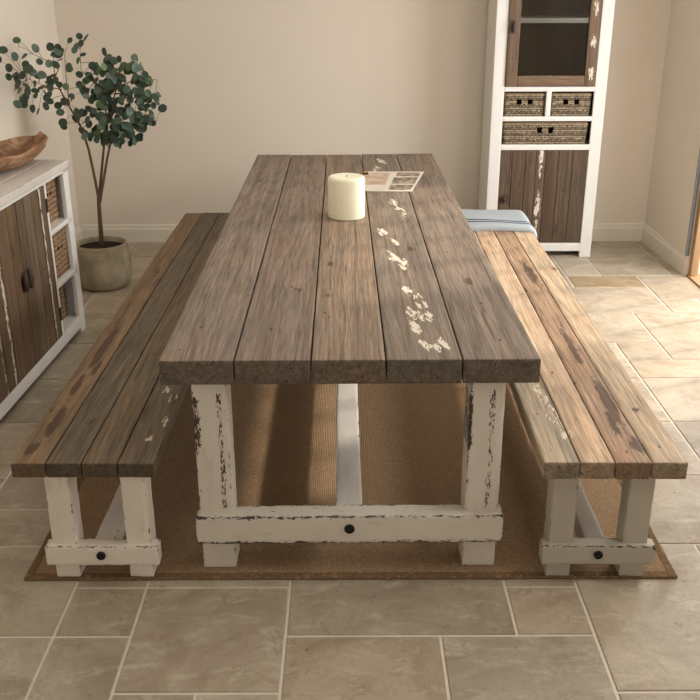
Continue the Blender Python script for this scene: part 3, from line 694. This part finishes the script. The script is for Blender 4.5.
# ------------------------------------------------------------------ driftwood bowl
def bowl():
    NU, NV = 72, 14; V, F = [], []
    def P(a, t, inner):
        # a around, t 0 bottom centre .. 1 rim
        Lx, Ly = .15, .47
        c, s = math.cos(a), math.sin(a)
        pt = abs(s)**3
        R_ = (1+.07*math.sin(3*a+1)+.05*math.sin(7*a))
        r = t**.75
        x = Lx*c*r*R_*(1-.25*pt); y = Ly*s*r*R_*(.88+.12*pt)
        rimz = .088+.012*pt+.010*math.sin(5*a+.6)+.006*math.sin(9*a)
        z = rimz*t**2.1
        if inner: x *= .93; y *= .965; z = z*.96+.014
        return (x, y, z+.001)
    for inner in (0, 1):
        for j in range(NV+1):
            for i in range(NU): V.append(P(2*PI*i/NU, max(.02, j/NV), inner))
    n = NU*(NV+1)
    for l in (0, 1):
        for j in range(NV):
            for i in range(NU):
                q = (l*n+j*NU+i, l*n+j*NU+(i+1) % NU, l*n+(j+1)*NU+(i+1) % NU, l*n+(j+1)*NU+i); F.append(q if l else q[::-1])
    for i in range(NU): F.append((NV*NU+i, NV*NU+(i+1) % NU, n+NV*NU+(i+1) % NU, n+NV*NU+i))
    F.append(tuple(range(NU))); F.append(tuple(n+i for i in range(NU))[::-1])
    m = MB(); m.add(V, F); o = m.build('wooden_bowl', M_['drift'], loc=(-1.745, 4.72, ZT+.0005), rot=-.14, angle=60)
    tag(o, 'long brown carved driftwood bowl with a pointed tip resting on the white sideboard', 'bowl')
bowl()

# ------------------------------------------------------------------ potted tree
LEAVES = "-1.844,5.44,1.541 -1.837,5.472,1.508 -1.872,5.371,1.499 -1.814,5.547,1.482 -1.902,5.301,1.453 -1.864,5.414,1.457 -1.835,5.5,1.451 -1.885,5.376,1.399 -1.857,5.457,1.401 -1.91,5.322,1.345 -1.859,5.472,1.348 -1.834,5.53,1.378 -1.816,5.596,1.326 -1.827,5.558,1.354 -1.873,5.429,1.352 -1.871,5.461,1.285 -1.884,5.408,1.326 -1.866,5.466,1.313 -1.747,5.719,1.487 -1.718,5.79,1.454 -1.748,5.729,1.436 -1.724,5.79,1.406 -1.752,5.734,1.396 -1.773,5.676,1.415 -1.765,5.729,1.301 -1.835,5.569,1.259 -1.81,5.633,1.259 -1.785,5.697,1.252 -1.775,5.729,1.219 -1.823,5.611,1.225 -1.814,5.644,1.192 -1.868,5.504,1.191 -1.876,5.472,1.22 -1.896,5.429,1.189 -1.845,5.579,1.152 -1.83,5.622,1.132 -1.806,5.676,1.15 -1.575,5.79,1.544 -1.533,5.79,1.533 -1.586,5.79,1.494 -1.625,5.79,1.465 -1.571,5.79,1.439 -1.657,5.79,1.516 -1.676,5.79,1.354 -1.643,5.79,1.376 -1.605,5.79,1.406 -1.602,5.79,1.327 -1.671,5.79,1.264 -1.624,5.79,1.264 -1.705,5.79,1.174 -1.671,5.79,1.196 -1.754,5.79,1.151 -1.752,5.79,1.102 -1.724,5.79,1.051 -1.674,5.79,1.097 -1.626,5.79,1.105 -1.66,5.79,1.082 -1.584,5.79,1.058 -1.643,5.79,1.028 -1.613,5.79,0.965 -1.59,5.79,1.219 -1.568,5.79,1.204 -1.537,5.79,1.279 -1.531,5.79,1.331 -1.575,5.79,1.287 -1.483,5.79,1.379 -1.501,5.79,1.331 -1.423,5.79,1.376 -1.454,5.79,1.331 -1.468,5.79,1.271 -1.495,5.79,1.234 -1.417,5.79,1.316 -1.368,5.79,1.346 -1.335,5.79,1.368 -1.324,5.79,1.316 -1.28,5.79,1.338 -1.231,5.79,1.368 -1.28,5.79,1.375 -1.231,5.79,1.316 -1.2,5.79,1.316 -1.187,5.79,1.278 -1.164,5.79,1.221 -1.207,5.79,1.233 -1.262,5.79,1.226 -1.281,5.79,1.279 -1.344,5.79,1.264 -1.391,5.79,1.264 -1.424,5.79,1.241 -1.444,5.79,1.203 -1.492,5.79,1.188 -1.523,5.79,1.188 -1.409,5.79,1.158 -1.362,5.79,1.158 -1.336,5.79,1.188 -1.306,5.79,1.173 -1.26,5.79,1.157 -1.22,5.79,1.173 -1.199,5.79,1.134 -1.247,5.79,1.127 -1.296,5.79,1.112 -1.33,5.79,1.081 -1.363,5.79,1.066 -1.393,5.79,1.081 -1.437,5.79,1.112 -1.483,5.79,1.127 -1.52,5.79,1.143 -1.503,5.79,1.081 -1.465,5.79,1.066 -1.485,5.79,1.027 -1.517,5.79,1.019 -1.446,5.79,1.019 -1.4,5.79,1.004 -1.351,5.79,1.019 -1.302,5.79,1.042 -1.264,5.79,1.019 -1.221,5.79,1.057 -1.253,5.79,1.058 -1.324,5.79,0.972 -1.372,5.79,0.965 -1.413,5.79,0.949 -1.451,5.79,0.973 -1.482,5.79,0.98 -1.377,5.79,0.91 -1.447,5.79,0.925 -1.55,5.79,0.934 -1.494,5.79,0.933 -1.144,5.79,1.145 -1.185,5.79,1.019 -1.32,5.79,0.922 -1.422,5.79,1.42 -1.453,5.79,1.188 -1.413,5.79,1.279 -1.307,5.79,1.241"
BR = "-1.596,5.79,0.252 -1.591,5.79,0.355 -1.588,5.79,0.439 -1.585,5.79,0.522 -1.583,5.79,0.572|-1.583,5.79,0.572 -1.598,5.79,0.751 -1.611,5.79,0.879 -1.635,5.79,0.996 -1.662,5.79,1.066 -1.7,5.79,1.143 -1.737,5.79,1.234 -1.755,5.751,1.306 -1.73,5.79,1.354 -1.764,5.697,1.414 -1.801,5.59,1.458|-1.583,5.79,0.555 -1.553,5.79,0.718 -1.524,5.79,0.878 -1.5,5.79,1.035 -1.489,5.79,1.143 -1.48,5.79,1.234 -1.463,5.79,1.324|-1.578,5.79,0.539 -1.539,5.79,0.686 -1.505,5.79,0.815 -1.471,5.79,0.926 -1.454,5.79,1.066 -1.431,5.79,1.173 -1.399,5.79,1.264 -1.337,5.79,1.338 -1.288,5.79,1.368|-1.7,5.79,1.143 -1.697,5.79,1.279 -1.688,5.79,1.354 -1.678,5.79,1.443 -1.653,5.79,1.487|-1.737,5.79,1.234 -1.784,5.697,1.257 -1.829,5.569,1.303 -1.855,5.483,1.347|-1.755,5.751,1.306 -1.756,5.729,1.374 -1.751,5.719,1.448|-1.4,5.79,1.249 -1.312,5.79,1.279 -1.233,5.79,1.293 -1.172,5.79,1.278|-1.431,5.79,1.173 -1.336,5.79,1.188 -1.211,5.79,1.188 -1.151,5.79,1.15|-1.442,5.79,1.12 -1.343,5.79,1.112 -1.251,5.79,1.081 -1.192,5.79,1.034|-1.48,5.79,1.234 -1.559,5.79,1.294 -1.599,5.79,1.354 -1.586,5.79,1.472"
PX, PY = -1.590, 5.75
pt_ = thing('potted_tree', 'small round-leafed eucalyptus tree in a rounded concrete pot beside the sideboard', 'plant', (PX, PY, 0))
m = MB()
lathe(m, [(.118, 0), (.142, .006), (.162, .026), (.176, .062), (.183, .11), (.182, .16), (.175, .22), (.168, .275), (.166, .286), (.163, .290), (.154, .290), (.151, .286), (.150, .25)], 64)
m.build('pot', M_['pot'], pt_)
m = MB(); lathe(m, [(.152, .235), (.153, .256), (.10, .262), (.03, .266), (.002, .267)], 40); m.build('soil', M_['soil'], pt_)
brs = [[Vector(tuple(float(c) for c in p.split(',')))-Vector((PX, PY, 0)) for p in b.split()] for b in BR.split('|')]
m = MB(); allp = []
rb = random.Random(5)
for k_, b in enumerate(brs):
    if k_ == 0: rads = [.016, .0145, .0135, .0125, .0115]
    else:
        r0 = .0095 if k_ < 4 else .0035; rads = [max(.0014, r0*(1-.85*i/(len(b)-1))) for i in range(len(b))]
    dy = 0 if k_ == 0 else (0, -.05, .07, .02, -.08, .0, .03, .10, -.08, .06, -.05)[k_ % 11]
    bb = [p+Vector((0, dy*(i/(len(b)-1)), 0)) for i, p in enumerate(b)]
    # smooth resample
    tube(m, bb, rads, 8); 
    for a, c in zip(bb, bb[1:]):
        for t in (0, .33, .66, 1): allp.append(a.lerp(c, t))
stalk = m
mf = MB(); rl = random.Random(3)
def leaf(p, r, nrm, up, tint):
    n_ = nrm.normalized(); u = (up-n_*up.dot(n_)).normalized(); s = n_.cross(u); V, F = [], []
    ring = 12; V.append(p+n_*(-.12*r))
    for q, rr in ((0, .55), (1, 1.0)):
        for i in range(ring):
            a = 2*PI*i/ring; x, y = math.cos(a)*rr*r*.92, math.sin(a)*rr*r*(1.12 if math.sin(a) > 0 else .98)
            V.append(p+s*x+u*y+n_*(.16*abs(x)-.05*r*rr))
    for i in range(ring):
        F.append((0, 1+i, 1+(i+1) % ring)); F.append((1+i, 1+ring+i, 1+ring+(i+1) % ring, 1+(i+1) % ring))
    mf.add(V, F, tint=tint)
spots = [Vector(tuple(float(c) for c in p.split(',')))-Vector((PX, PY, 0)) for p in LEAVES.split()]
extra = []
for _ in range(250):
    q = rl.choice(spots[56:] if rl.random() < .68 else spots); extra.append(q+Vector((rl.uniform(-.045, .045), rl.uniform(-.02, .14), rl.uniform(-.045, .045))))
for i, q in enumerate(spots+extra):
    p = q+Vector((0, rl.uniform(-.13, .10), 0)) if i < len(spots) else q
    if p.x > 0: p.x *= .92
    if p.x+PX < -1.99: p.x = -1.99-PX
    near = min(allp, key=lambda a: (a-p).length)
    d = p-near; L_ = d.length
    base = p-d.normalized()*min(L_, .02)
    tube(stalk, [near, near.lerp(p, .5)+Vector((0, 0, .008)), p], [.0014, .0012, .0009], 4)
    r = rl.uniform(.020, .029)
    nrm = Vector((rl.uniform(-.8, .8), -1+rl.uniform(-.3, .9), rl.uniform(-.2, .9)))
    g = rl.choice([(66, 86, 68), (76, 97, 78), (56, 76, 60), (88, 106, 92), (60, 80, 68), (74, 94, 80)]) if rl.random() < .95 else (100, 122, 78)
    leaf(p, r, nrm, Vector((rl.uniform(-1, 1), 0, rl.uniform(-.4, 1))), lin(*g))
stalk.build('stems', M_['bark'], pt_)
mf.build('foliage', M_['leaf'], pt_)
